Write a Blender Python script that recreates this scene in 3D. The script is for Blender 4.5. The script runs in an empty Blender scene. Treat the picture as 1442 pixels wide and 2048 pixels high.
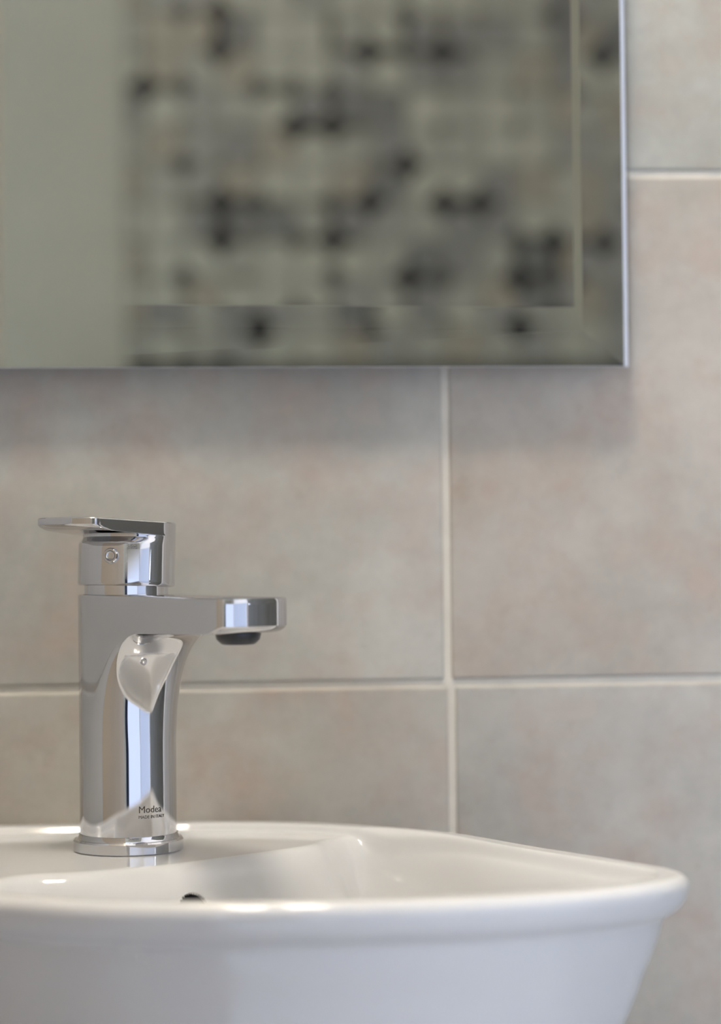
import bpy, bmesh, math, random
import numpy as np
from mathutils import Matrix, Vector, Euler

random.seed(7)
scene = bpy.context.scene
col = scene.collection
rad = math.radians

# ------------------------------------------------------------------ camera
cam_d = bpy.data.cameras.new('camera')
cam = bpy.data.objects.new('camera', cam_d); col.objects.link(cam)
cam.location = (0.0, -1.21637, 0.993)
cam.rotation_euler = (Matrix.Rotation(rad(-5.5), 4, 'Z') @ Matrix.Rotation(rad(90 + 0.95), 4, 'X')
                      @ Matrix.Rotation(rad(-0.6), 4, 'Z')).to_euler()
cam_d.sensor_fit = 'VERTICAL'; cam_d.sensor_height = 36.0; cam_d.lens = 80.86
cam_d.clip_start = 0.02; cam_d.clip_end = 50
cam_d.dof.use_dof = True; cam_d.dof.focus_distance = 1.098; cam_d.dof.aperture_fstop = 3.5
scene.camera = cam

# ------------------------------------------------------------------ world, exposure
w = bpy.data.worlds.new('world'); scene.world = w; w.use_nodes = True
w.node_tree.nodes['Background'].inputs[0].default_value = (0.7, 0.8, 1.0, 1)
w.node_tree.nodes['Background'].inputs[1].default_value = 0.05
vs = scene.view_settings
vs.view_transform = 'Standard'; vs.look = 'None'; vs.gamma = 1.0; vs.use_curve_mapping = False
vs.exposure = 0.58
LAMP = 84.0          # ceiling panels
WINDOW = 0.9        # frosted daylight pane

# ------------------------------------------------------------------ helpers
def tag(o, label=None, cat=None, group=None, kind=None):
    if label: o['label'] = label
    if cat: o['category'] = cat
    if group: o['group'] = group
    if kind: o['kind'] = kind
    return o

def link(name, me, mat=None, parent=None, loc=None):
    o = bpy.data.objects.new(name, me); col.objects.link(o)
    if mat is not None and me is not None and not me.materials: me.materials.append(mat)
    if parent is not None: o.parent = parent
    if loc is not None: o.location = loc
    return o

def empty(name, loc=(0, 0, 0), rot=(0, 0, 0)):
    o = bpy.data.objects.new(name, None); col.objects.link(o)
    o.location = loc; o.rotation_euler = rot; o.empty_display_size = 0.02
    return o

def mesh_from(verts, faces, smooth=True, sharp=None, name='mesh'):
    me = bpy.data.meshes.new(name)
    me.from_pydata([tuple(map(float, v)) for v in verts], [], [tuple(int(i) for i in f) for f in faces])
    me.validate()
    bm = bmesh.new(); bm.from_mesh(me)
    bmesh.ops.remove_doubles(bm, verts=bm.verts, dist=1e-7)
    bmesh.ops.recalc_face_normals(bm, faces=bm.faces)
    for f in bm.faces: f.smooth = smooth
    if sharp:
        for e in bm.edges:
            if len(e.link_faces) == 2 and e.calc_face_angle(0) > rad(sharp): e.smooth = False
    bm.to_mesh(me); bm.free()
    return me

def box_mesh(sx, sy, sz, bev=0.0, seg=1, center=(0, 0, 0)):
    bm = bmesh.new(); bmesh.ops.create_cube(bm, size=1.0)
    for v in bm.verts:
        v.co = Vector((v.co.x * sx + center[0], v.co.y * sy + center[1], v.co.z * sz + center[2]))
    if bev: bmesh.ops.bevel(bm, geom=list(bm.edges), offset=bev, segments=seg, affect='EDGES', profile=0.5)
    me = bpy.data.meshes.new('box'); bm.to_mesh(me); bm.free()
    return me

def lathe(profile, seg=64, smooth=True, sharp=35):
    """profile: list of (r, z); capped where r==0"""
    V, F = [], []
    n = len(profile)
    for r, z in profile:
        for k in range(seg):
            a = 2 * math.pi * k / seg
            V.append((r * math.cos(a), r * math.sin(a), z))
    for i in range(n - 1):
        for k in range(seg):
            k2 = (k + 1) % seg
            F.append((i * seg + k, i * seg + k2, (i + 1) * seg + k2, (i + 1) * seg + k))
    return mesh_from(V, F, smooth, sharp)

# ------------------------------------------------------------------ materials
def new_mat(name):
    m = bpy.data.materials.new(name); m.use_nodes = True
    nt = m.node_tree
    return m, nt, nt.nodes['Principled BSDF']

def plain(name, rgb, rough=0.5, metal=0.0, spec=0.5, noise=0.0, scale=20.0, coat=0.0):
    m, nt, b = new_mat(name)
    b.inputs['Roughness'].default_value = rough
    b.inputs['Metallic'].default_value = metal
    b.inputs['Specular IOR Level'].default_value = spec
    b.inputs['Coat Weight'].default_value = coat
    b.inputs['Coat Roughness'].default_value = 0.03
    if noise > 0:
        tc = nt.nodes.new('ShaderNodeTexCoord')
        n = nt.nodes.new('ShaderNodeTexNoise'); n.inputs['Scale'].default_value = scale
        n.inputs['Detail'].default_value = 4
        nt.links.new(tc.outputs['Object'], n.inputs['Vector'])
        r = nt.nodes.new('ShaderNodeValToRGB')
        r.color_ramp.elements[0].position = 0.3; r.color_ramp.elements[1].position = 0.7
        r.color_ramp.elements[0].color = (*[c * (1 - noise) for c in rgb], 1)
        r.color_ramp.elements[1].color = (*[min(1, c * (1 + noise)) for c in rgb], 1)
        nt.links.new(n.outputs['Fac'], r.inputs['Fac'])
        nt.links.new(r.outputs['Color'], b.inputs['Base Color'])
    else:
        b.inputs['Base Color'].default_value = (*rgb, 1)
    return m

def emit(name, rgb, strength):
    m, nt, b = new_mat(name)
    b.inputs['Base Color'].default_value = (*[0.2 * c for c in rgb], 1)
    b.inputs['Emission Color'].default_value = (*rgb, 1)
    b.inputs['Emission Strength'].default_value = strength
    b.inputs['Roughness'].default_value = 0.4
    return m

def tile_material():
    m, nt, b = new_mat('glazed_tile')
    N, L = nt.nodes, nt.links
    tc = N.new('ShaderNodeTexCoord'); oi = N.new('ShaderNodeObjectInfo')
    off = N.new('ShaderNodeVectorMath'); off.operation = 'ADD'
    sc_ = N.new('ShaderNodeVectorMath'); sc_.operation = 'SCALE'; sc_.inputs['Scale'].default_value = 37.0
    L.new(oi.outputs['Location'], sc_.inputs[0])
    L.new(tc.outputs['Object'], off.inputs[0]); L.new(sc_.outputs[0], off.inputs[1])
    def noise(scale, detail, rough=0.55):
        n = N.new('ShaderNodeTexNoise'); n.inputs['Scale'].default_value = scale
        n.inputs['Detail'].default_value = detail; n.inputs['Roughness'].default_value = rough
        L.new(off.outputs[0], n.inputs['Vector']); return n
    def ramp(fac, p0, c0, p1, c1):
        r = N.new('ShaderNodeValToRGB'); e = r.color_ramp.elements
        e[0].position, e[1].position = p0, p1; e[0].color = (*c0, 1); e[1].color = (*c1, 1)
        L.new(fac, r.inputs['Fac']); return r
    def mix(kind, fac, a, bb):
        x = N.new('ShaderNodeMix'); x.data_type = 'RGBA'; x.blend_type = kind
        if isinstance(fac, float): x.inputs['Factor'].default_value = fac
        else: L.new(fac, x.inputs['Factor'])
        L.new(a, x.inputs['A']); L.new(bb, x.inputs['B']); return x.outputs['Result']
    n1 = noise(9.0, 5, 0.6); n2 = noise(22.0, 6, 0.65); n3 = noise(90.0, 4, 0.6); n4 = noise(48.0, 5, 0.6)
    base = ramp(n1.outputs['Fac'], 0.36, TILE_A, 0.64, TILE_B)
    pink = ramp(n2.outputs['Fac'], 0.46, (0.0,) * 3, 0.66, (1.0,) * 3)
    rose = N.new('ShaderNodeRGB'); rose.outputs[0].default_value = (*TILE_C, 1)
    pf = N.new('ShaderNodeMath'); pf.operation = 'MULTIPLY'; pf.inputs[1].default_value = 0.7
    L.new(pink.outputs['Color'], pf.inputs[0])
    c = mix('MIX', pf.outputs[0], base.outputs['Color'], rose.outputs[0])
    sp = ramp(n4.outputs['Fac'], 0.62, (1, 1, 1), 0.76, (0.90, 0.87, 0.83))
    c = mix('MULTIPLY', 1.0, c, sp.outputs['Color'])
    gr = ramp(n3.outputs['Fac'], 0.3, (0.94, 0.94, 0.94), 0.7, (1.04, 1.04, 1.04))
    c = mix('MULTIPLY', 1.0, c, gr.outputs['Color'])
    c = mix('MULTIPLY', 1.0, c, oi.outputs['Color'])
    L.new(c, b.inputs['Base Color'])
    b.inputs['Roughness'].default_value = 0.55
    b.inputs['Specular IOR Level'].default_value = 0.35
    bp = N.new('ShaderNodeBump'); bp.inputs['Strength'].default_value = 0.05; bp.inputs['Distance'].default_value = 0.002
    L.new(n2.outputs['Fac'], bp.inputs['Height']); L.new(bp.outputs[0], b.inputs['Normal'])
    return m

TILE_A = (0.370, 0.360, 0.330)
TILE_B = (0.470, 0.460, 0.425)
TILE_C = (0.415, 0.345, 0.300)
M_tile = tile_material()
M_grout = plain('pale_grout', (0.62, 0.585, 0.51), 0.8, noise=0.06, scale=60)
M_ceramic = plain('white_ceramic', (0.605, 0.603, 0.595), 0.06, spec=0.5)
M_chrome = plain('polished_chrome', (0.66, 0.66, 0.68), 0.04, metal=1.0)
M_dark = plain('dark_plastic', (0.03, 0.03, 0.035), 0.3)
M_hole = plain('dark_cavity', (0.012, 0.011, 0.016), 0.6)
M_mirror = plain('silvered_glass', (0.485, 0.49, 0.445), 0.008, metal=1.0)
M_glass_edge = plain('ground_glass_edge', (0.80, 0.86, 1.0), 0.25, metal=0.0, spec=0.8)
M_plaster = plain('beige_paint', (0.35, 0.345, 0.295), 0.7, noise=0.03, scale=6)
M_grey_paint = plain('grey_paint', (0.80, 0.80, 0.81), 0.7, noise=0.03, scale=6)
M_tan = plain('tan_paint', (0.56, 0.47, 0.35), 0.7, noise=0.04, scale=6)
M_ceiling = plain('white_ceiling', (0.88, 0.87, 0.85), 0.8, noise=0.02, scale=6)
M_floor = plain('stone_floor', (0.74, 0.75, 0.78), 0.4, noise=0.04, scale=5)
M_door = plain('dark_door_wood', (0.085, 0.085, 0.075), 0.45, noise=0.25, scale=9)
M_navy = plain('navy_cloth', (0.012, 0.02, 0.05), 0.9, noise=0.2, scale=80)
M_mgrout = plain('mosaic_grout', (0.09, 0.09, 0.08), 0.8, noise=0.1, scale=60)
M_lamp = emit('warm_lamp_diffuser', (1.0, 0.915, 0.78), LAMP)
M_window = emit('frosted_daylight_pane', (0.66, 0.76, 1.0), WINDOW)
M_fill_right = emit('dim_cool_fill', (0.66, 0.76, 1.0), WINDOW * 0.55)  # glow of the added panel on the right wall
M_fill_left = emit('bright_cool_fill', (0.74, 0.83, 1.0), 10.0)  # glow of the added fill panel beyond the short wall
M_tile_light = plain('light_grey_tile', (0.60, 0.59, 0.56), 0.5, noise=0.05, scale=12)
M_white = plain('white_lacquer', (0.75, 0.75, 0.75), 0.35)
M_print = plain('grey_print', (0.055, 0.05, 0.04), 0.6)

# ------------------------------------------------------------------ room
X0, X1, Y0, Z1 = -0.12, 1.00, -1.80, 2.40
def structure(name, me, mat, loc=(0, 0, 0), label=None):
    o = link(name, me, mat, None, loc); tag(o, label, None, None, 'structure'); return o

# wall behind the basin: grout bed, real tiles proud of it
wall_back = structure('wall_back', box_mesh(X1 + 0.9, 0.1, Z1, center=((X1 - 0.9) / 2, 0.0515, Z1 / 2)), M_grout,
                      label='tiled wall behind the basin, large mottled beige tiles with pale grout')
JZ = 0.9218; PZ = 0.2725; JW = 0.0040
PX = 0.404
tile_me = box_mesh(PX - JW, 0.009, PZ - JW, 0.0013, 2, center=(0, 0.0045, 0))
tile_me.materials.append(M_tile)
for p in tile_me.polygons: p.use_smooth = False
TINT = {(0, 0): (1.06, 1.06, 1.04, 1), (0, 1): (0.94, 0.89, 0.84, 1), (-1, 0): (1.03, 1.0, 0.955, 1), (-1, 1): (0.97, 0.95, 0.92, 1), (1, 1): (0.81, 0.82, 0.79, 1)}
for r in range(-3, 6):
    jx = 0.1650 if r < 0 else (0.1632 if r == 0 else 0.1624)
    for c in range(-2, 3):
        cx = jx + (c + 0.5) * PX; cz = JZ + (r + 0.5) * PZ
        if cx - PX / 2 > X1 or cx + PX / 2 < X0: continue
        tint = TINT.get((r, 0 if c < 0 else 1), (1.0, 0.99, 0.97, 1))
        lo, hi = max(cx - PX / 2, X0 + 0.001), min(cx + PX / 2, X1)
        if hi - lo > PX - 0.01: link('tile', tile_me, None, wall_back, (cx, 0, cz)).color = tint
        else:
            me = box_mesh(hi - lo - JW, 0.009, PZ - JW, 0.0013, 2, center=(0, 0.0045, 0)); me.materials.append(M_tile)
            link('tile', me, None, wall_back, ((lo + hi) / 2, 0, cz)).color = tint
structure('floor', box_mesh(X1 + 1.0, -Y0 + 0.2, 0.1, center=((X1 - 0.8) / 2, Y0 / 2, -0.05)), M_floor, label='stone coloured bathroom floor')
structure('ceiling', box_mesh(X1 + 1.0, -Y0 + 0.2, 0.1, center=((X1 - 0.8) / 2, Y0 / 2, Z1 + 0.05)), M_ceiling, label='plain white bathroom ceiling')
wl = structure('wall_left', box_mesh(0.1, 0.97, Z1, center=(X0 - 0.0582, -0.485, Z1 / 2)), M_tan, label='short wall directly left of the basin, tiled near the corner')
for r in range(0, 8):
    me = box_mesh(0.008, 0.158, PZ - JW, 0.0013, 2, center=(-0.004, -0.080, 0)); me.materials.append(M_tile_light)
    link('tile', me, None, wl, (X0, 0, JZ + (r - 2.5) * PZ))
link('grout_bed', box_mesh(0.0064, 0.140, Z1 - 0.002, center=(-0.005, -0.0710, Z1 / 2)), M_grout, wl, (X0, 0, 0))
structure('wall_far_left', box_mesh(0.1, -Y0 + 0.1, Z1, center=(-0.85, Y0 / 2, Z1 / 2)), M_grey_paint, label='plain grey wall far left beyond the short wall')
structure('wall_right', box_mesh(0.1, -Y0 + 0.1, Z1, center=(X1 + 0.05, Y0 / 2, Z1 / 2)), M_grey_paint, label='plain grey wall right of the basin')
wall_front = structure('wall_front', box_mesh(X1 + 0.9, 0.1, Z1, center=((X1 - 0.9) / 2, Y0 - 0.05, Z1 / 2)), M_plaster,
                       label='beige painted wall opposite the mirror, with a mosaic field')

# mosaic field opposite the mirror (seen reflected): clipped square tiles with little dots at the crossings
mx0 = -0.0138; PU, PV = 0.04855, 0.0494
nx0 = 0.0116; nz0 = 1.6925
NC, NR = 16, 14
field_x1 = nx0 + NC * PU; field_z1 = nz0 + 2.5 * PV; field_z0 = nz0 - 11.5 * PV
bed = link('mosaic_bed', box_mesh(field_x1 - mx0, 0.004, field_z1 - field_z0,
           center=((field_x1 + mx0) / 2, Y0 + 0.002, (field_z0 + field_z1) / 2)), M_mgrout, wall_front)
def clipped(sx, sz, cut, th):
    pts = [(-sx + cut, -sz), (sx - cut, -sz), (sx, -sz + cut), (sx, sz - cut), (sx - cut, sz), (-sx + cut, sz), (-sx, sz - cut), (-sx, -sz + cut)]
    V = [(x, 0.0, z) for x, z in pts] + [(x * 0.97, th, z * 0.97) for x, z in pts]
    F = [tuple(range(8, 16))] + [(i, (i + 1) % 8, 8 + (i + 1) % 8, 8 + i) for i in range(8)]
    return mesh_from(V, F, False)
PAL = [(0.33, 0.33, 0.29), (0.28, 0.28, 0.255), (0.24, 0.24, 0.23), (0.19, 0.19, 0.187), (0.145, 0.147, 0.147), (0.27, 0.25, 0.21)]
cell_me = []
for i, c in enumerate(PAL):
    me = clipped(0.0236, 0.0240, 0.0060, 0.0035); me.materials.append(plain('mosaic_glaze', c, 0.35, noise=0.08, scale=90)); cell_me.append(me)
DPAL = {'D': (0.014, 0.015, 0.016), 'm': (0.045, 0.046, 0.044), 'l': (0.11, 0.108, 0.088), 'n': (0.22, 0.22, 0.195)}
dot_me = {}
for k, c in DPAL.items():
    s = {'D': 0.0255, 'm': 0.0190, 'l': 0.0125, 'n': 0.0070}[k]
    V = [(s, 0, 0), (0, 0, s), (-s, 0, 0), (0, 0, -s)]
    V = V + [(x * 0.95, 0.0042, z * 0.95) for x, y, z in V]
    me = mesh_from(V, [(4, 5, 6, 7)] + [(i, (i + 1) % 4, 4 + (i + 1) % 4, 4 + i) for i in range(4)], False)
    me.materials.append(plain('mosaic_dot_glaze', c, 0.35, noise=0.1, scale=120)); dot_me[k] = me
# rows from the top (first row stands at nz0); columns from the left
ROWS = {0: 'lmDnnllmllnm', 1: 'lnDnnlDmDnnl', 2: 'DmnmmmlnlnlA', 3: 'nlnnDDlnlnln', 4: 'nmllnnlDnnnl', 5: 'nlDmnmDnDDnn',
        6: 'nnDlmDnnnnmD', 7: 'lmnnnmnDmnDm', 8: 'nmlnDmnmnlnD', 9: 'lmmnnlDnnmln', 10: 'nlnDnnmnlnDn'}
CELLS = {}
rr = random.Random(11)
DARKC = {(0, 2): 4, (1, 8): 3, (2, 5): 4, (2, 6): 4, (0, 7): 3, (1, 7): 3, (0, 8): 3, (5, 2): 4, (5, 3): 4, (5, 1): 3, (5, 5): 3, (6, 10): 4, (5, 8): 3, (6, 7): 4,
         (6, 8): 3, (3, 2): 3, (2, 4): 3, (7, 3): 0, (6, 3): 0, (7, 2): 0, (2, 7): 0, (1, 6): 0, (6, 10): 4, (7, 10): 4, (1, 0): 5, (0, 0): 5, (0, 3): 0, (0, 4): 0, (1, 3): 0, (1, 4): 0}
n_cells = 0
for j in range(-3, 12):
    for i in range(-1, NC):
        cx = nx0 + (i + 0.5) * PU; cz = nz0 - (j + 0.5) * PV
        if cx + 0.02 > field_x1 or cz - 0.02 < field_z0 or cz + 0.02 > field_z1: continue
        k = DARKC.get((j, i), rr.choices([0, 1, 2, 3, 4, 5], [5, 5, 4, 2, 1, 3])[0])
        if i == -1:
            me = box_mesh(0.020, 0.0035, 0.0455, center=(0.0115, 0.00175, 0)); me.materials.append(cell_me[k].materials[0])
            link('mosaic_tile', me, None, wall_front, (cx, Y0 + 0.004, cz)); continue
        link('mosaic_tile', cell_me[k], None, wall_front, (cx, Y0 + 0.004, cz)); n_cells += 1
for j in range(-2, 12):
    for i in range(0, NC):
        x = nx0 + i * PU; z = nz0 - j * PV
        if x + 0.01 > field_x1 or z - 0.012 < field_z0 or z + 0.012 > field_z1: continue
        row = ROWS.get(j, '')
        k = row[i] if i < len(row) else rr.choice('nnnnnlllmmD')
        if k == 'A': k = 'l'
        link('mosaic_dot', dot_me[k], None, wall_front, (x, Y0 + 0.004, z))

# dark connecting bars between some crossings
HB = {1: '     mmmm   ', 2: 'l  m        ', 3: '    Dm      ', 4: '      l     ', 5: ' lmlll  D   ', 6: '  l lm    m ', 7: '  l    m  D '}
VB = {0: '  D  m ml   ', 2: '     m      ', 4: '            ', 5: '  D  m      ', 6: '          mD'}
bar_me = {}
def bar(k, vert):
    if (k, vert) not in bar_me:
        wd = {'D': 0.017, 'm': 0.014, 'l': 0.011}[k]
        me = box_mesh(wd if vert else 0.030, 0.0040, 0.030 if vert else wd, center=(0, 0.0020, 0)); me.materials.append(dot_me[k].materials[0]); bar_me[(k, vert)] = me
    return bar_me[(k, vert)]
for j, row in HB.items():
    for i, k in enumerate(row):
        if k != ' ': link('mosaic_bar', bar(k, False), None, wall_front, (nx0 + (i + 0.5) * PU, Y0 + 0.004, nz0 - j * PV))
for j, row in VB.items():
    for i, k in enumerate(row):
        if k != ' ': link('mosaic_bar', bar(k, True), None, wall_front, (nx0 + i * PU, Y0 + 0.004, nz0 - (j + 0.5) * PV))

# frosted window low in the opposite wall, door in the right wall
win = empty('window_1', (0.52, Y0, 0.68)); tag(win, 'low frosted window in the wall opposite the basin', None, None, 'structure')
WX0, WX1, WZ0, WZ1 = 0.07, 0.96, 0.06, 1.08
link('pane', box_mesh(WX1 - WX0, 0.006, WZ1 - WZ0), M_window, win, ((WX0 + WX1) / 2 - 0.52, 0.010, (WZ0 + WZ1) / 2 - 0.68))
for (a, b_, c, d_) in ((WX0 - 0.015, WX0, WZ0 - 0.015, WZ1 + 0.015), (WX1, WX1 + 0.015, WZ0 - 0.015, WZ1 + 0.015),
                       (WX0, WX1, WZ0 - 0.015, WZ0), (WX0, WX1, WZ1, WZ1 + 0.015)):
    link('window_frame', box_mesh(b_ - a, 0.028, d_ - c, 0.002), M_white, win, ((a + b_) / 2 - 0.52, 0.014, (c + d_) / 2 - 0.68))
fill_right = empty('fill_panel_right', (X1, -1.28, 0.68)); tag(fill_right, 'unseen glowing panel on the right wall, added for cool fill light', None, None, 'structure')  # added glowing panel: more cool light and a lavender band in the chrome
link('pane', box_mesh(0.006, 0.92, WZ1 - WZ0), M_fill_right, fill_right, (-0.010, 0, (WZ0 + WZ1) / 2 - 0.68))
for (a, b_, c, d_) in ((-0.475, -0.46, WZ0 - 0.015, WZ1 + 0.015), (0.46, 0.475, WZ0 - 0.015, WZ1 + 0.015), (-0.46, 0.46, WZ0 - 0.015, WZ0), (-0.46, 0.46, WZ1, WZ1 + 0.015)):
    link('window_frame', box_mesh(0.028, b_ - a, d_ - c, 0.002), M_white, fill_right, (-0.014, (a + b_) / 2, (c + d_) / 2 - 0.68))
def framed_fill_panel(name, label, x0, x1, z0, z1, mat):
    xm, zm = (x0 + x1) / 2, (z0 + z1) / 2
    wn = empty(name, (xm, Y0, zm)); tag(wn, label, None, None, 'structure')
    link('pane', box_mesh(x1 - x0, 0.006, z1 - z0), mat, wn, (0, 0.010, 0))
    for (a, b_, c, d_) in ((x0 - 0.02, x0, z0 - 0.02, z1 + 0.02), (x1, x1 + 0.02, z0 - 0.02, z1 + 0.02), (x0, x1, z0 - 0.02, z0), (x0, x1, z1, z1 + 0.02)):
        link('window_frame', box_mesh(b_ - a, 0.028, d_ - c, 0.002), M_white, wn, ((a + b_) / 2 - xm, 0.014, (c + d_) / 2 - zm))
    return wn
framed_fill_panel('fill_panel_left', 'tall unseen glowing panel on the opposite wall, added as fill light', -0.78, -0.31, 0.25, 2.25, M_fill_left)  # added out of view to fill the basin front with cool light
door = empty('door_1', (X1, -0.42, 0)); tag(door, 'dark wooden door in the right wall', None, None, 'structure')
link('panel', box_mesh(0.03, 0.70, 1.40, 0.003, center=(-0.016, 0, 0.70)), M_door, door)
hl = lathe([(0, 0), (0.025, 0), (0.025, 0.006), (0.009, 0.008), (0.009, 0.03), (0.02, 0.034), (0.024, 0.045), (0.018, 0.056), (0, 0.058)], 32)
link('door_knob', hl, M_chrome, door, (-0.031, -0.28, 1.0)).rotation_euler = (0, -math.pi / 2, 0)

# unseen navy hanging cloth, added to give the chrome its dark line
V, F = [], []
n = 48
for k in range(n + 1):
    x = -0.112 + 0.172 * k / n; y = Y0 + 0.045 + 0.010 * math.sin(k * 0.9) + 0.003 * math.sin(k * 2.3)
    for z, s in ((0.15, 1.0), (0.6, 0.9), (1.09, 0.8)):
        V.append((x, Y0 + 0.045 + (y - Y0 - 0.045) * s, z)); 
    for z, s in ((0.15, 1.0), (0.6, 0.9), (1.09, 0.8)):
        V.append((x, Y0 + 0.042 + (y - Y0 - 0.045) * s, z))
for k in range(n):
    a, b_ = k * 6, (k + 1) * 6
    for q in (0, 1): F.append((a + q, b_ + q, b_ + q + 1, a + q + 1)); F.append((a + 3 + q, a + 4 + q, b_ + 4 + q, b_ + 3 + q))
    F.append((a, a + 3, b_ + 3, b_)); F.append((a + 2, b_ + 2, b_ + 5, a + 5))
cu = empty('reflection_cloth', (-0.026, Y0, 0.15)); tag(cu, 'unseen navy hanging cloth, added for the dark line in the chrome', 'reflection_cloth')
cl = mesh_from([(x + 0.026, y - Y0, z - 0.15) for x, y, z in V], F, True); link('cloth', cl, M_navy, cu)
rod = lathe([(0, -0.09), (0.006, -0.09), (0.006, 0.09), (0, 0.09)], 16)
link('rod', rod, M_chrome, cu, (0, 0.0435, 0.942)).rotation_euler = (0, math.pi / 2, 0)
link('bracket', box_mesh(0.012, 0.040, 0.012), M_chrome, cu, (-0.083, 0.02, 0.942))
link('bracket', box_mesh(0.012, 0.040, 0.012), M_chrome, cu, (0.083, 0.02, 0.942))

# two warm ceiling panels a little in front of the basin wall
for k, (x0, x1) in enumerate(((-0.110, 0.018), (0.078, 0.170))):
    xm = (x0 + x1) / 2
    t = empty('ceiling_lamp', (xm, -0.50, Z1))
    tag(t, ('warm ceiling lamp over the tap, left one of the pair above the basin', 'warm ceiling lamp over the bowl, right one of the pair above the basin')[k], 'lamp', 'ceiling lamps')
    link('housing', box_mesh(x1 - x0 + 0.010, 0.210, 0.030, 0.001, center=(0, 0, -0.015)), M_white, t)
    link('diffuser', box_mesh(x1 - x0, 0.20, 0.004, center=(0, 0, -0.0325)), M_lamp, t)

# ------------------------------------------------------------------ mirror with bevelled border
MZ0, MX1 = 1.0892, 0.2590
MX0, MZ1 = -0.117, 1.80
mir = empty('wall_mirror', (MX1 - 0.3, 0, MZ0)); tag(mir, 'frameless mirror with a sloping glass border on the tiled wall above the basin', 'mirror')
ox, oz = mir.location.x, mir.location.z
yf, yb = -0.018, -0.0162        # face, bottom of the bevel
bx, bz = 0.0290, 0.0321
P = lambda x, y, z: (x - ox, y, z - oz)
face = mesh_from([P(MX0 + bx, yf, MZ0 + bz + 0.0009), P(MX1 - bx, yf, MZ0 + bz - 0.0011), P(MX1 - bx, yf, MZ1 - bz), P(MX0 + bx, yf, MZ1 - bz)], [(0, 1, 2, 3)], False)
link('mirror_face', face, M_mirror, mir)
ob, ib = yf + 0.00075, yf
O = [P(MX0, ob, MZ0), P(MX1 - 0.0022, ob, MZ0), P(MX1 - 0.0022, ob, MZ1), P(MX0, ob, MZ1)]
K = [P(MX0 + bx, yf, MZ0 + bz + 0.0009), P(MX1 - bx, yf, MZ0 + bz - 0.0011), P(MX1 - bx, yf, MZ1 - bz), P(MX0 + bx, yf, MZ1 - bz)]
ib = yf + 0.00028
I = [P(MX0 + bx - 0.0045, ib, MZ0 + bz + 0.0009 - 0.0119), P(MX1 - bx + 0.0045, ib, MZ0 + bz - 0.0011 - 0.0119), P(MX1 - bx + 0.0045, ib, MZ1 - bz + 0.0119), P(MX0 + bx - 0.0045, ib, MZ1 - bz + 0.0119)]
for a in range(4):
    b2 = (a + 1) % 4
    link('bevel_ridge', mesh_from([I[a], I[b2], K[b2], K[a]], [(0, 1, 2, 3)], False), M_mirror, mir)
for a in range(4):
    b2 = (a + 1) % 4
    link('bevel_strip', mesh_from([O[a], O[b2], I[b2], I[a]], [(0, 1, 2, 3)], False), M_mirror, mir)
# glass body behind the faces with a ground edge
g = mesh_from([P(MX0, ob, MZ0), P(MX1 - 0.0022, ob, MZ0), P(MX1 - 0.0022, ob, MZ1), P(MX0, ob, MZ1),
               P(MX0, -0.0125, MZ0), P(MX1 + 0.0010, -0.0125, MZ0), P(MX1 + 0.0010, -0.0125, MZ1), P(MX0, -0.0125, MZ1)],
              [(0, 1, 5, 4), (1, 2, 6, 5), (2, 3, 7, 6), (3, 0, 4, 7), (4, 5, 6, 7)], False)
link('glass_edge', g, M_glass_edge, mir)
for (x, z) in ((MX0 + 0.08, MZ0 + 0.06), (MX1 - 0.10, MZ0 + 0.06), (MX0 + 0.08, MZ1 - 0.06), (MX1 - 0.10, MZ1 - 0.06)):
    link('standoff', box_mesh(0.04, 0.0123, 0.04, 0.001), M_white, mir, (x - ox, -0.00625, z - oz))

# ------------------------------------------------------------------ wash basin
ZR = 0.852                                         # crown of the rim
def smooth_closed(pts, n, it=3):
    p = np.array(pts, float); res = []
    for i in range(len(p)):                        # centripetal Catmull-Rom through every point
        q = [p[(i + k - 1) % len(p)] for k in range(4)]
        t = [0.0]
        for k in range(3): t.append(t[-1] + math.sqrt(max(1e-6, np.hypot(*(q[k + 1] - q[k])))))
        for x in np.linspace(t[1], t[2], n, endpoint=False):
            A = [(t[k + 1] - x) / (t[k + 1] - t[k]) * q[k] + (x - t[k]) / (t[k + 1] - t[k]) * q[k + 1] for k in range(3)]
            B = [(t[k + 2] - x) / (t[k + 2] - t[k]) * A[k] + (x - t[k]) / (t[k + 2] - t[k]) * A[k + 1] for k in range(2)]
            res.append((t[2] - x) / (t[2] - t[1]) * B[0] + (x - t[1]) / (t[2] - t[1]) * B[1])
    return np.array(res)
def relax(p, n):
    for _ in range(n): p = 0.25 * np.roll(p, 1, 0) + 0.5 * p + 0.25 * np.roll(p, -1, 0)
    return p
def resample(p, n):
    q = np.vstack([p, p[:1]]); d = np.r_[0, np.cumsum(np.hypot(*np.diff(q, axis=0).T))]
    t = np.linspace(0, d[-1], n, endpoint=False)
    return np.c_[np.interp(t, d, q[:, 0]), np.interp(t, d, q[:, 1])]
OUT = [(-118.5, -1), (-70, -1), (-20, -1), (30, -1.5), (82, -14), (112, -33), (135, -52), (160, -79), (187, -133), (214, -181), (226, -204), (235.8, -221), (237.2, -238), (227.8, -257), (207, -272), (182, -284), (154, -292.5), (125, -296.5), (87, -297), (55, -296.5), (23, -293.5), (-17, -283), (-59, -258), (-87, -235), (-106, -200), (-117, -148), (-118.5, -80)]
BOWL = [(-52, -170), (-30, -166), (-8, -157), (12, -148), (30, -135), (66, -105), (80, -93), (88, -84), (93, -70), (103, -55), (117, -55), (144, -84), (170, -139), (197, -187), (209, -210), (216, -226), (215, -239), (205, -252), (190, -261), (168, -269.5), (148, -275.5), (125, -280), (87, -280), (55, -279.5), (23, -276.5), (-17, -266), (-50, -245), (-74, -222), (-78, -205), (-64, -186)]
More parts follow.
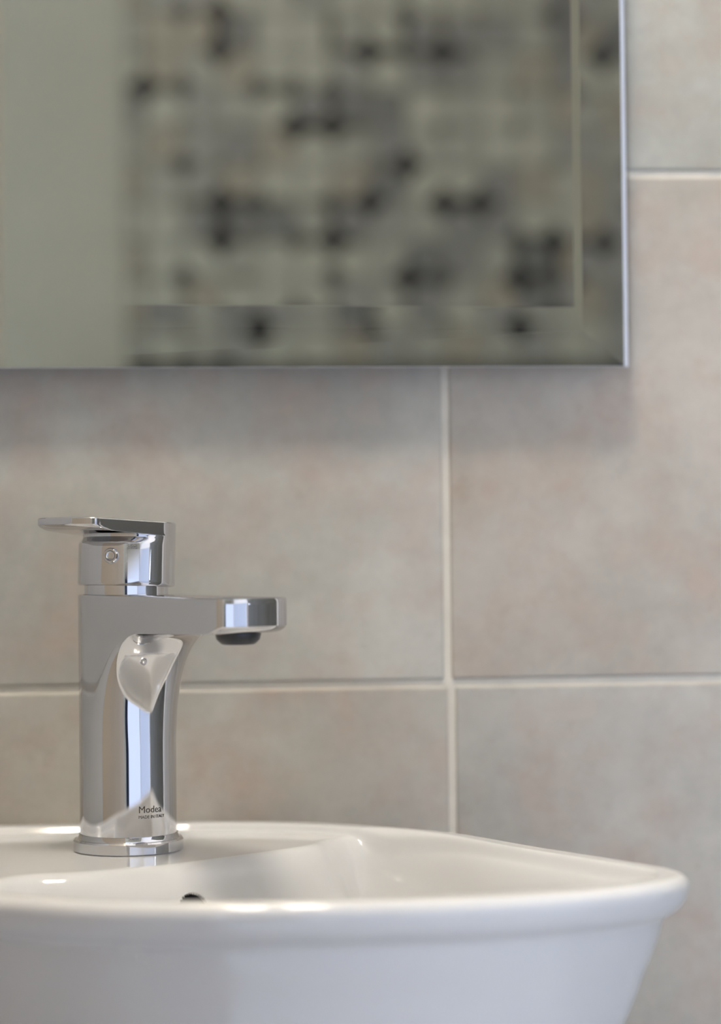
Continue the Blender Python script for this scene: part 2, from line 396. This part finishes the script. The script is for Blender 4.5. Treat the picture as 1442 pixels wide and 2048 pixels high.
outer = relax(resample(smooth_closed(OUT, 12), 420), 40) / 1000
outer[:, 1] = np.minimum(outer[:, 1], -0.0008); outer[:, 0] = np.maximum(outer[:, 0], -0.1188)
bowl = relax(resample(smooth_closed(BOWL, 12), 300), 3) / 1000
def seg_dist(pts, poly):
    a = poly; b_ = np.roll(poly, -1, 0); ab = b_ - a
    best = np.full(len(pts), 1e9); inside = np.zeros(len(pts), bool)
    for i in range(len(a)):
        ap = pts - a[i]
        t = np.clip((ap @ ab[i]) / (ab[i] @ ab[i] + 1e-15), 0, 1)
        d = np.hypot(ap[:, 0] - t * ab[i, 0], ap[:, 1] - t * ab[i, 1])
        best = np.minimum(best, d)
        cond = (a[i, 1] > pts[:, 1]) != (b_[i, 1] > pts[:, 1])
        if abs(ab[i, 1]) > 1e-12:
            xi = a[i, 0] + (pts[:, 1] - a[i, 1]) * ab[i, 0] / ab[i, 1]
            inside ^= cond & (pts[:, 0] < xi)
    return np.where(inside, best, -best)
def sstep(x, a, b_):
    t = np.clip((x - a) / (b_ - a), 0, 1); return t * t * (3 - 2 * t)
NA, NRAD = 640, 190
ctr = np.array([0.045, -0.150])
ang = np.linspace(0, 2 * math.pi, NA, endpoint=False)
od = outer - ctr; oa = np.unwrap(np.arctan2(od[:, 1], od[:, 0]))
if oa[-1] < oa[0]: oa = oa[::-1]; od = od[::-1]
rr_ = np.hypot(od[:, 0], od[:, 1])
oa_ext = np.r_[oa - 2 * math.pi, oa, oa + 2 * math.pi]; r_ext = np.r_[rr_, rr_, rr_]
rad_o = np.interp(ang, oa_ext, r_ext)
ringO = ctr + np.c_[np.cos(ang), np.sin(ang)] * rad_o[:, None]
# outward normals of the outline
tang = np.roll(ringO, -1, 0) - np.roll(ringO, 1, 0); nrm = np.c_[tang[:, 1], -tang[:, 0]]
nrm /= np.hypot(nrm[:, 0], nrm[:, 1])[:, None]
for _ in range(4): nrm = (np.roll(nrm, 1, 0) + nrm + np.roll(nrm, -1, 0)) / 3
tt = 1 - np.linspace(0, 1, NRAD) ** 1.0
# finer sampling near the rim
tt = 1 - (np.linspace(0, 1, NRAD) ** 1.35)
tt[-1] = 0.0
grid = ctr + (ringO[None] - ctr) * tt[:, None, None]
flat = grid.reshape(-1, 2)
DRAIN = np.array([0.075, -0.205])
def surf(p):
    dO = seg_dist(p, outer); dB = seg_dist(p, bowl)
    z = np.zeros(len(p))
    u = np.clip((5.5 - dO * 1000) / 5.5, 0, 1)
    z += -5.0 * (1 - np.sqrt(np.clip(1 - u ** 2, 0, 1)))                # outer roll
    z += -4.0 * sstep(dO * 1000, 13, 17.5)                               # lower tap deck
    dm = dB * 1000
    s0, s1 = -7.0, 9.0
    x = np.clip(dm - s0, 0, None); T = s1 - s0
    wall = np.where(x < T, 2.6 * (x ** 3 / T ** 2 - x ** 4 / (2 * T ** 3)), 2.6 * (T / 2 + (x - T)))
    r = np.hypot(p[:, 0] - DRAIN[0], p[:, 1] - DRAIN[1]) * 1000
    floor = 98 - 0.05 * np.clip(r, 0, 200) - 8 * np.exp(-(r / 45) ** 2) * -1
    k = 16.0
    h = np.clip(0.5 + 0.5 * (floor - wall) / k, 0, 1)
    depth = floor * (1 - h) + wall * h - k * h * (1 - h)
    depth = np.where(dm < s0, 0, np.maximum(depth, 0) * sstep(dm, s0, s0 + 3) )
    return ZR + (z - depth) / 1000
# the bowl bottom is fettled smooth: blur the depth map away from the lip
GX = np.arange(-0.135, 0.252, 0.002); GY = np.arange(-0.315, 0.012, 0.002)
gg = np.stack(np.meshgrid(GX, GY, indexing='ij'), -1).reshape(-1, 2)
gz = surf(gg).reshape(len(GX), len(GY)); gd = (seg_dist(gg, bowl) * 1000).reshape(gz.shape)
ker = np.exp(-0.5 * (np.arange(-18, 19) * 2 / 13.0) ** 2); ker /= ker.sum()
gb = np.apply_along_axis(lambda r: np.convolve(np.pad(r, 18, mode='edge'), ker, 'valid'), 0, gz)
gb = np.apply_along_axis(lambda r: np.convolve(np.pad(r, 18, mode='edge'), ker, 'valid'), 1, gb)
gdel = (gb - gz) * sstep(gd, 13, 34)
surf0 = surf
def surf(p):
    fx = np.clip((p[:, 0] - GX[0]) / 0.002, 0, len(GX) - 1.001); fy = np.clip((p[:, 1] - GY[0]) / 0.002, 0, len(GY) - 1.001)
    ix = fx.astype(int); iy = fy.astype(int); tx = fx - ix; ty = fy - iy
    dl = (gdel[ix, iy] * (1 - tx) + gdel[ix + 1, iy] * tx) * (1 - ty) + (gdel[ix, iy + 1] * (1 - tx) + gdel[ix + 1, iy + 1] * tx) * ty
    return surf0(p) + dl
Z = surf(flat)
V = [tuple((*flat[i], Z[i])) for i in range(len(flat))]
# overflow hole in the bowl wall under the tap
def ring_faces(off, rows, n=NA):
    return [(off + i * n + k, off + i * n + (k + 1) % n, off + (i + 1) * n + (k + 1) % n, off + (i + 1) * n + k) for i in range(rows - 1) for k in range(n)]
Fc = ring_faces(0, NRAD)
OV = np.array(OVER) if 'OVER' in globals() else None
# outer skin
prof = [(0.0, -5), (0.08, -6.4), (0.45, -8.2), (1.15, -10.2), (2.2, -12.2), (3.8, -14.2), (6.0, -16.0), (8.6, -17.6), (10.6, -19.2), (11.8, -21.2), (12.4, -23.8), (13.2, -27), (15.4, -33), (19.5, -42)]
low = [(0.988, -49), (0.965, -60), (0.935, -72), (0.90, -85), (0.855, -97), (0.80, -108), (0.73, -119), (0.64, -128), (0.54, -136), (0.42, -142.5), (0.30, -147), (0.18, -149.8), (0.08, -151)]
base = len(V)
nsk = len(prof) + len(low)
backmask = sstep(ringO[:, 1] * 1000, -40, -6)
for ins, z in prof:
    p = ringO - nrm * (ins / 1000)
    p[:, 1] = p[:, 1] * (1 - backmask) + np.minimum(ringO[:, 1], p[:, 1] + ins / 1000) * backmask
    for q in p: V.append((q[0], q[1], ZR + z / 1000))
last = p.copy(); foot = np.array([0.050, -0.115])
for k_, z in low:
    for q in foot + (last - foot) * k_: V.append((q[0], q[1], ZR + z / 1000))
Fs = ring_faces(base, nsk)
Fs.append(tuple(base + (nsk - 1) * NA + k for k in range(NA)))
# find the overflow position: on the deck's front wall, facing the spout direction
def wall_point(xy_dir_from, direction, ztarget):
    p0 = np.array(xy_dir_from); dr = np.array(direction) / np.hypot(*direction)
    t = np.linspace(0, 0.09, 600); pts = p0 + dr * t[:, None]; zz = surf(pts)
    i = int(np.argmax(zz < ztarget)); return np.array([*pts[i], zz[i]]), pts, zz, i
OVD = np.array([0.42, -0.91])
ovp, _, _, _ = wall_point((0.005, -0.110), OVD, ZR - 0.0245)
e = 0.0015
gx = (surf(np.array([[ovp[0] + e, ovp[1]]]))[0] - surf(np.array([[ovp[0] - e, ovp[1]]]))[0]) / (2 * e)
gy = (surf(np.array([[ovp[0], ovp[1] + e]]))[0] - surf(np.array([[ovp[0], ovp[1] - e]]))[0]) / (2 * e)
ovn = Vector((-gx, -gy, 1)).normalized()
RH = 0.0092
Varr = np.array(V)
keep = []
for f in Fc:
    c = Varr[list(f)].mean(0)
    d = c - ovp
    along = d @ np.array(ovn)
    perp = np.linalg.norm(d - along * np.array(ovn))
    if perp < RH * 0.97 and abs(along) < 0.006: continue
    rd = math.hypot(c[0] - DRAIN[0], c[1] - DRAIN[1])
    if rd < 0.020: continue
    keep.append(f)
basin = empty('wash_basin', (ctr[0], ctr[1], ZR - 0.151)); tag(basin, 'white glazed ceramic wash basin with rolled rim, mounted on the tiled wall', 'basin')
bo = np.array(basin.location)
bme = mesh_from([Vector(v) - Vector(bo) for v in V], keep + Fs, True)
link('bowl', bme, M_ceramic, basin)
q = Vector((0, 0, 1)).rotation_difference(ovn)
cup = lathe([(RH * 1.05, -0.0012), (RH * 1.02, 0.0), (RH * 0.98, 0.0001), (RH * 0.95, -0.0010), (RH * 0.95, -0.0018)], 40, True, None)
o = link('overflow_ring', cup, M_ceramic, basin, Vector(ovp) - Vector(bo)); o.rotation_mode = 'QUATERNION'; o.rotation_quaternion = q
cav = lathe([(RH * 0.965, -0.0008), (RH * 0.965, -0.014), (0, -0.014)], 40, True, None)
o = link('overflow_hole', cav, M_hole, basin, Vector(ovp) - Vector(bo)); o.rotation_mode = 'QUATERNION'; o.rotation_quaternion = q
tag(o, 'dark round overflow opening')
dz = surf(np.array([DRAIN + [0.022, 0]]))[0]
dr = lathe([(0.027, 0.0), (0.0265, 0.0016), (0.022, 0.0022), (0.0205, 0.0005), (0.0205, -0.006), (0, -0.006)], 48)
link('drain_flange', dr, M_chrome, basin, Vector((*DRAIN, dz + 0.0005)) - Vector(bo))
pl = lathe([(0.019 * math.sin(t), 0.004 + 0.013 * math.cos(t)) for t in np.linspace(0, 1.9, 22)] + [(0.006, 0.0), (0.006, -0.007), (0, -0.007)], 48)
link('drain_plug', pl, M_chrome, basin, Vector((*DRAIN, dz + 0.0015)) - Vector(bo))

# ------------------------------------------------------------------ mixer tap
DECK = ZR - 0.004
FX, FY = -0.0065, -0.085
tap = empty('basin_mixer_tap', (FX, FY, DECK)); tag(tap, 'polished chrome single lever mixer tap standing on the white basin', 'tap')
RB = 0.0236

def slot_row(U, z, R, e, p, inset=0.0, nb=28, nf=24, nc=56, taper=0.0):
    """plan outline of a slot: half circle at the back, straight flanks, capped front at u=U; returns nb+2*nf+nc points"""
    R = R - inset; U = U - inset
    e = min(e, U)
    pts = []
    for k in range(nb):                      # back half circle, +v to -v through -u
        a = math.pi / 2 + math.pi * k / nb
        pts.append((R * math.cos(a), R * math.sin(a)))
    uf = U - e; Rt = R - taper * uf
    for k in range(nf): pts.append((uf * k / nf, -R - (Rt - R) * k / nf))
    for k in range(nc):
        t = -math.pi / 2 + math.pi * k / nc
        s, c = math.sin(t), math.cos(t)
        v = Rt * math.copysign(abs(s) ** (2 / p), s); u = uf + e * max(c, 0) ** (2 / p)
        pts.append((u, v))
    for k in range(nf): pts.append((uf * (1 - k / nf), Rt + (R - Rt) * k / nf))
    return [(u, v, z) for u, v in pts]

def stack(rows, cap_bottom=True, cap_top=True, sharp=30, shear=0.0):
    V, F = [], []; n = len(rows[0])
    for r in rows: V += [(u, v, z - shear * max(0, u)) for u, v, z in r]
    for i in range(len(rows) - 1):
        for k in range(n):
            k2 = (k + 1) % n
            F.append((i * n + k, i * n + k2, (i + 1) * n + k2, (i + 1) * n + k))
    def cap(row, off):
        c = len(V); V.append((0.0, 0.0, row[0][2]))
        for k in range(n): F.append((off + k, off + (k + 1) % n, c))
    if cap_bottom: cap(rows[0], 0)
    if cap_top: cap(rows[-1], (len(rows) - 1) * n)
    return mesh_from(V, F, True, sharp)

LT = 0.1060
def spout_row(U, z, R, e, p, inset=0.0): return slot_row(U, z, R, e, p, inset, taper=0.036)
def lerp(a, b_, t): return a + (b_ - a) * t
rows = []
ZT = 0.9730 - DECK                        # top of the body above the deck
ZU = 0.9552 - DECK                        # underside of the spout at the body
ZB = 0.0078
rows.append(spout_row(RB, ZB, RB, RB, 2.0, 0.0006)); rows.append(spout_row(RB, ZB + 0.0006, RB, RB, 2.0))
for z in np.linspace(ZB + 0.004, 0.052, 14): rows.append(spout_row(RB, z, RB, RB, 2.0))
# concave sweep into the spout: quarter ellipse
AZ, AU = ZU - 0.052, 0.030
def capform(U):
    t = max(0.0, min(1.0, (U - RB) / (LT - RB)))
    e = lerp(RB, 0.0080, t ** 0.4); p = lerp(2.0, 2.1, t)
    return e, p
for k in range(1, 31):
    a = math.pi / 2 * k / 30
    z = 0.052 + AZ * math.sin(a); U = RB + AU * (1 - math.cos(a)) ** 1.25
    e_, p_ = capform(U); rows.append(spout_row(U, z, RB, e_, p_))
ue = RB + AU
UC = LT - 0.0070
for k in range(1, 15):
    t = k / 14; U = lerp(ue, UC, t); e_, p_ = capform(U)
    rows.append(spout_row(U, ZU + 0.00010 * k, RB, e_, p_))
zl = rows[-1][0][2]
eL, pL = capform(LT)
for dU, dz_ in ((0.0030, 0.0009), (0.0055, 0.0022), (0.0070, 0.0036)):
    e_, p_ = capform(UC + dU); rows.append(spout_row(UC + dU, zl + dz_, RB, e_, p_))
for z in np.linspace(zl + 0.006, ZT - 0.0012, 6): rows.append(spout_row(LT, z, RB, eL, pL))
rows.append(spout_row(LT, ZT - 0.0004, RB, eL, pL, 0.0002)); rows.append(spout_row(LT, ZT, RB, eL, pL, 0.0009))
body_me = stack(rows, True, True, 34, 0.012)
SA = rad(35.5)                             # spout swings to the right of straight out
body_rot = math.atan2(-math.cos(SA), math.sin(SA))
b = link('tap_body', body_me, M_chrome, tap); b.rotation_euler = (0, 0, body_rot)

ring = lathe([(0.0, 0.0), (0.0262, 0.0), (0.0268, 0.0006), (0.0268, 0.0052), (0.0262, 0.0060), (0.0250, 0.0062), (0.0246, 0.0068), (0.0243, 0.0085), (0.0, 0.0085)], 96, True, 30)
link('base_ring', ring, M_chrome, tap)
aer = lathe([(0, 0.0), (0.0072, 0.0), (0.0082, 0.0006), (0.0100, 0.0024), (0.0106, 0.0045), (0.0106, 0.0085), (0.0, 0.0085)], 48, True, 40)
link('aerator', aer, M_dark, tap, (math.sin(SA) * 0.0885, -math.cos(SA) * 0.0885, 0.9502 - DECK))
tag(tap.children[-1], 'dark aerator under the spout tip')
neck = lathe([(0.0, -0.001), (0.0205, -0.001), (0.0205, 0.0048), (0.0, 0.0048)], 72, True, 30)
link('neck', neck, M_chrome, tap, (0, 0, ZT))

# handle: cylinder cap that runs out into a short flat lever
HA = rad(38.5)
hz = 0.9764 - DECK
h_rot = math.atan2(-math.cos(HA), -math.sin(HA))
RH2 = 0.0237
rows = []
def lever_row(U, z, R, e, p, inset=0.0): return slot_row(U, z, R, e, p, inset, taper=0.125)
rows.append(lever_row(RH2, 0.0, RH2, RH2, 2.0, 0.0012)); rows.append(lever_row(RH2, 0.0003, RH2, RH2, 2.0, 0.0004)); rows.append(lever_row(RH2, 0.0012, RH2, RH2, 2.0))
for z in np.linspace(0.003, 0.0200, 8): rows.append(lever_row(RH2, z, RH2, RH2, 2.0))
for k, (U, z) in enumerate(((RH2 - 0.0005, 0.0208), (RH2 - 0.002, 0.0218), (RH2 - 0.004, 0.0228), (RH2 - 0.0052, 0.0238), (RH2 - 0.0052, 0.0246))):
    rows.append(lever_row(U, z, RH2, U, 2.0))
LL = 0.0500
def capL(U):
    t = max(0.0, min(1.0, (U - RH2 + 0.0052) / (LL - RH2 + 0.0052)))
    return lerp(RH2 - 0.0052, 0.0065, t), lerp(2.0, 2.6, t)
for k in range(1, 13):
    t = k / 12; U = lerp(RH2 - 0.0052, LL - 0.0068, t); z = lerp(0.0246, 0.0256, t)
    e_, p_ = capL(U); rows.append(lever_row(U, z, RH2, e_, p_))
for dU, z in ((0.0030, 0.0262), (0.0055, 0.0271), (0.0068, 0.0281)):
    U = LL - 0.0068 + dU; e_, p_ = capL(U); rows.append(lever_row(U, z, RH2, e_, p_))
e_, p_ = capL(LL)
rows.append(lever_row(LL, 0.0298, RH2, e_, p_)); rows.append(lever_row(LL, 0.0308, RH2, e_, p_))
rows.append(lever_row(LL, 0.0312, RH2, e_, p_, 0.0003)); rows.append(lever_row(LL, 0.0314, RH2, e_, p_, 0.0009))
h_me = stack(rows, True, True, 34, 0.0)
handle = link('handle', h_me, M_chrome, tap, (0, 0, hz))
handle.rotation_euler = (Matrix.Rotation(h_rot, 4, 'Z') @ Matrix.Rotation(rad(-2.6), 4, 'Y')).to_euler()
scr = lathe([(0, 0.0003), (0.0016, 0.0004), (0.0021, 0.0007), (0.0026, 0.0016), (0.0032, 0.0016), (0.0037, 0.0010), (0.0039, 0.0002), (0.0040, -0.001), (0, -0.001)], 6 * 8, True, 40)
so = link('screw_cap', scr, M_chrome, handle)
sa_w = rad(-90 - 18.5) - h_rot             # angle in handle space
so.location = (math.cos(sa_w) * (RH2 - 0.0001), math.sin(sa_w) * (RH2 - 0.0001), 0.0142)
so.rotation_euler = (Matrix.Rotation(sa_w, 4, 'Z') @ Matrix.Rotation(math.pi / 2, 4, 'Y')).to_euler()
tag(so, 'small round screw cap on the handle')

# printed lettering, wrapped round the body
def wrapped_text(body, size, a0, z0, R, spacing=1.0):
    cu_ = bpy.data.curves.new('lettering', 'FONT'); cu_.body = body; cu_.size = size; cu_.space_character = spacing
    cu_.resolution_u = 3; cu_.extrude = 0.0
    to = bpy.data.objects.new('lettering_curve', cu_); col.objects.link(to)
    dg = bpy.context.evaluated_depsgraph_get(); dg.update()
    me = bpy.data.meshes.new_from_object(to.evaluated_get(dg))
    bpy.data.objects.remove(to); bpy.data.curves.remove(cu_)
    bm = bmesh.new(); bm.from_mesh(me)
    bmesh.ops.triangulate(bm, faces=bm.faces)
    for v in bm.verts:
        a = a0 + v.co.x / R; zz = z0 + v.co.y
        v.co = Vector((R * math.cos(a), R * math.sin(a), zz))
    bm.to_mesh(me); bm.free(); me.materials.clear()
    return me
ta = rad(-90 + 12)
link('lettering', wrapped_text('Modea', 0.0046, ta, 0.0202, RB + 0.00012), M_print, tap)
link('lettering', wrapped_text('MADE IN ITALY', 0.0021, ta, 0.0175, RB + 0.00012), M_print, tap)
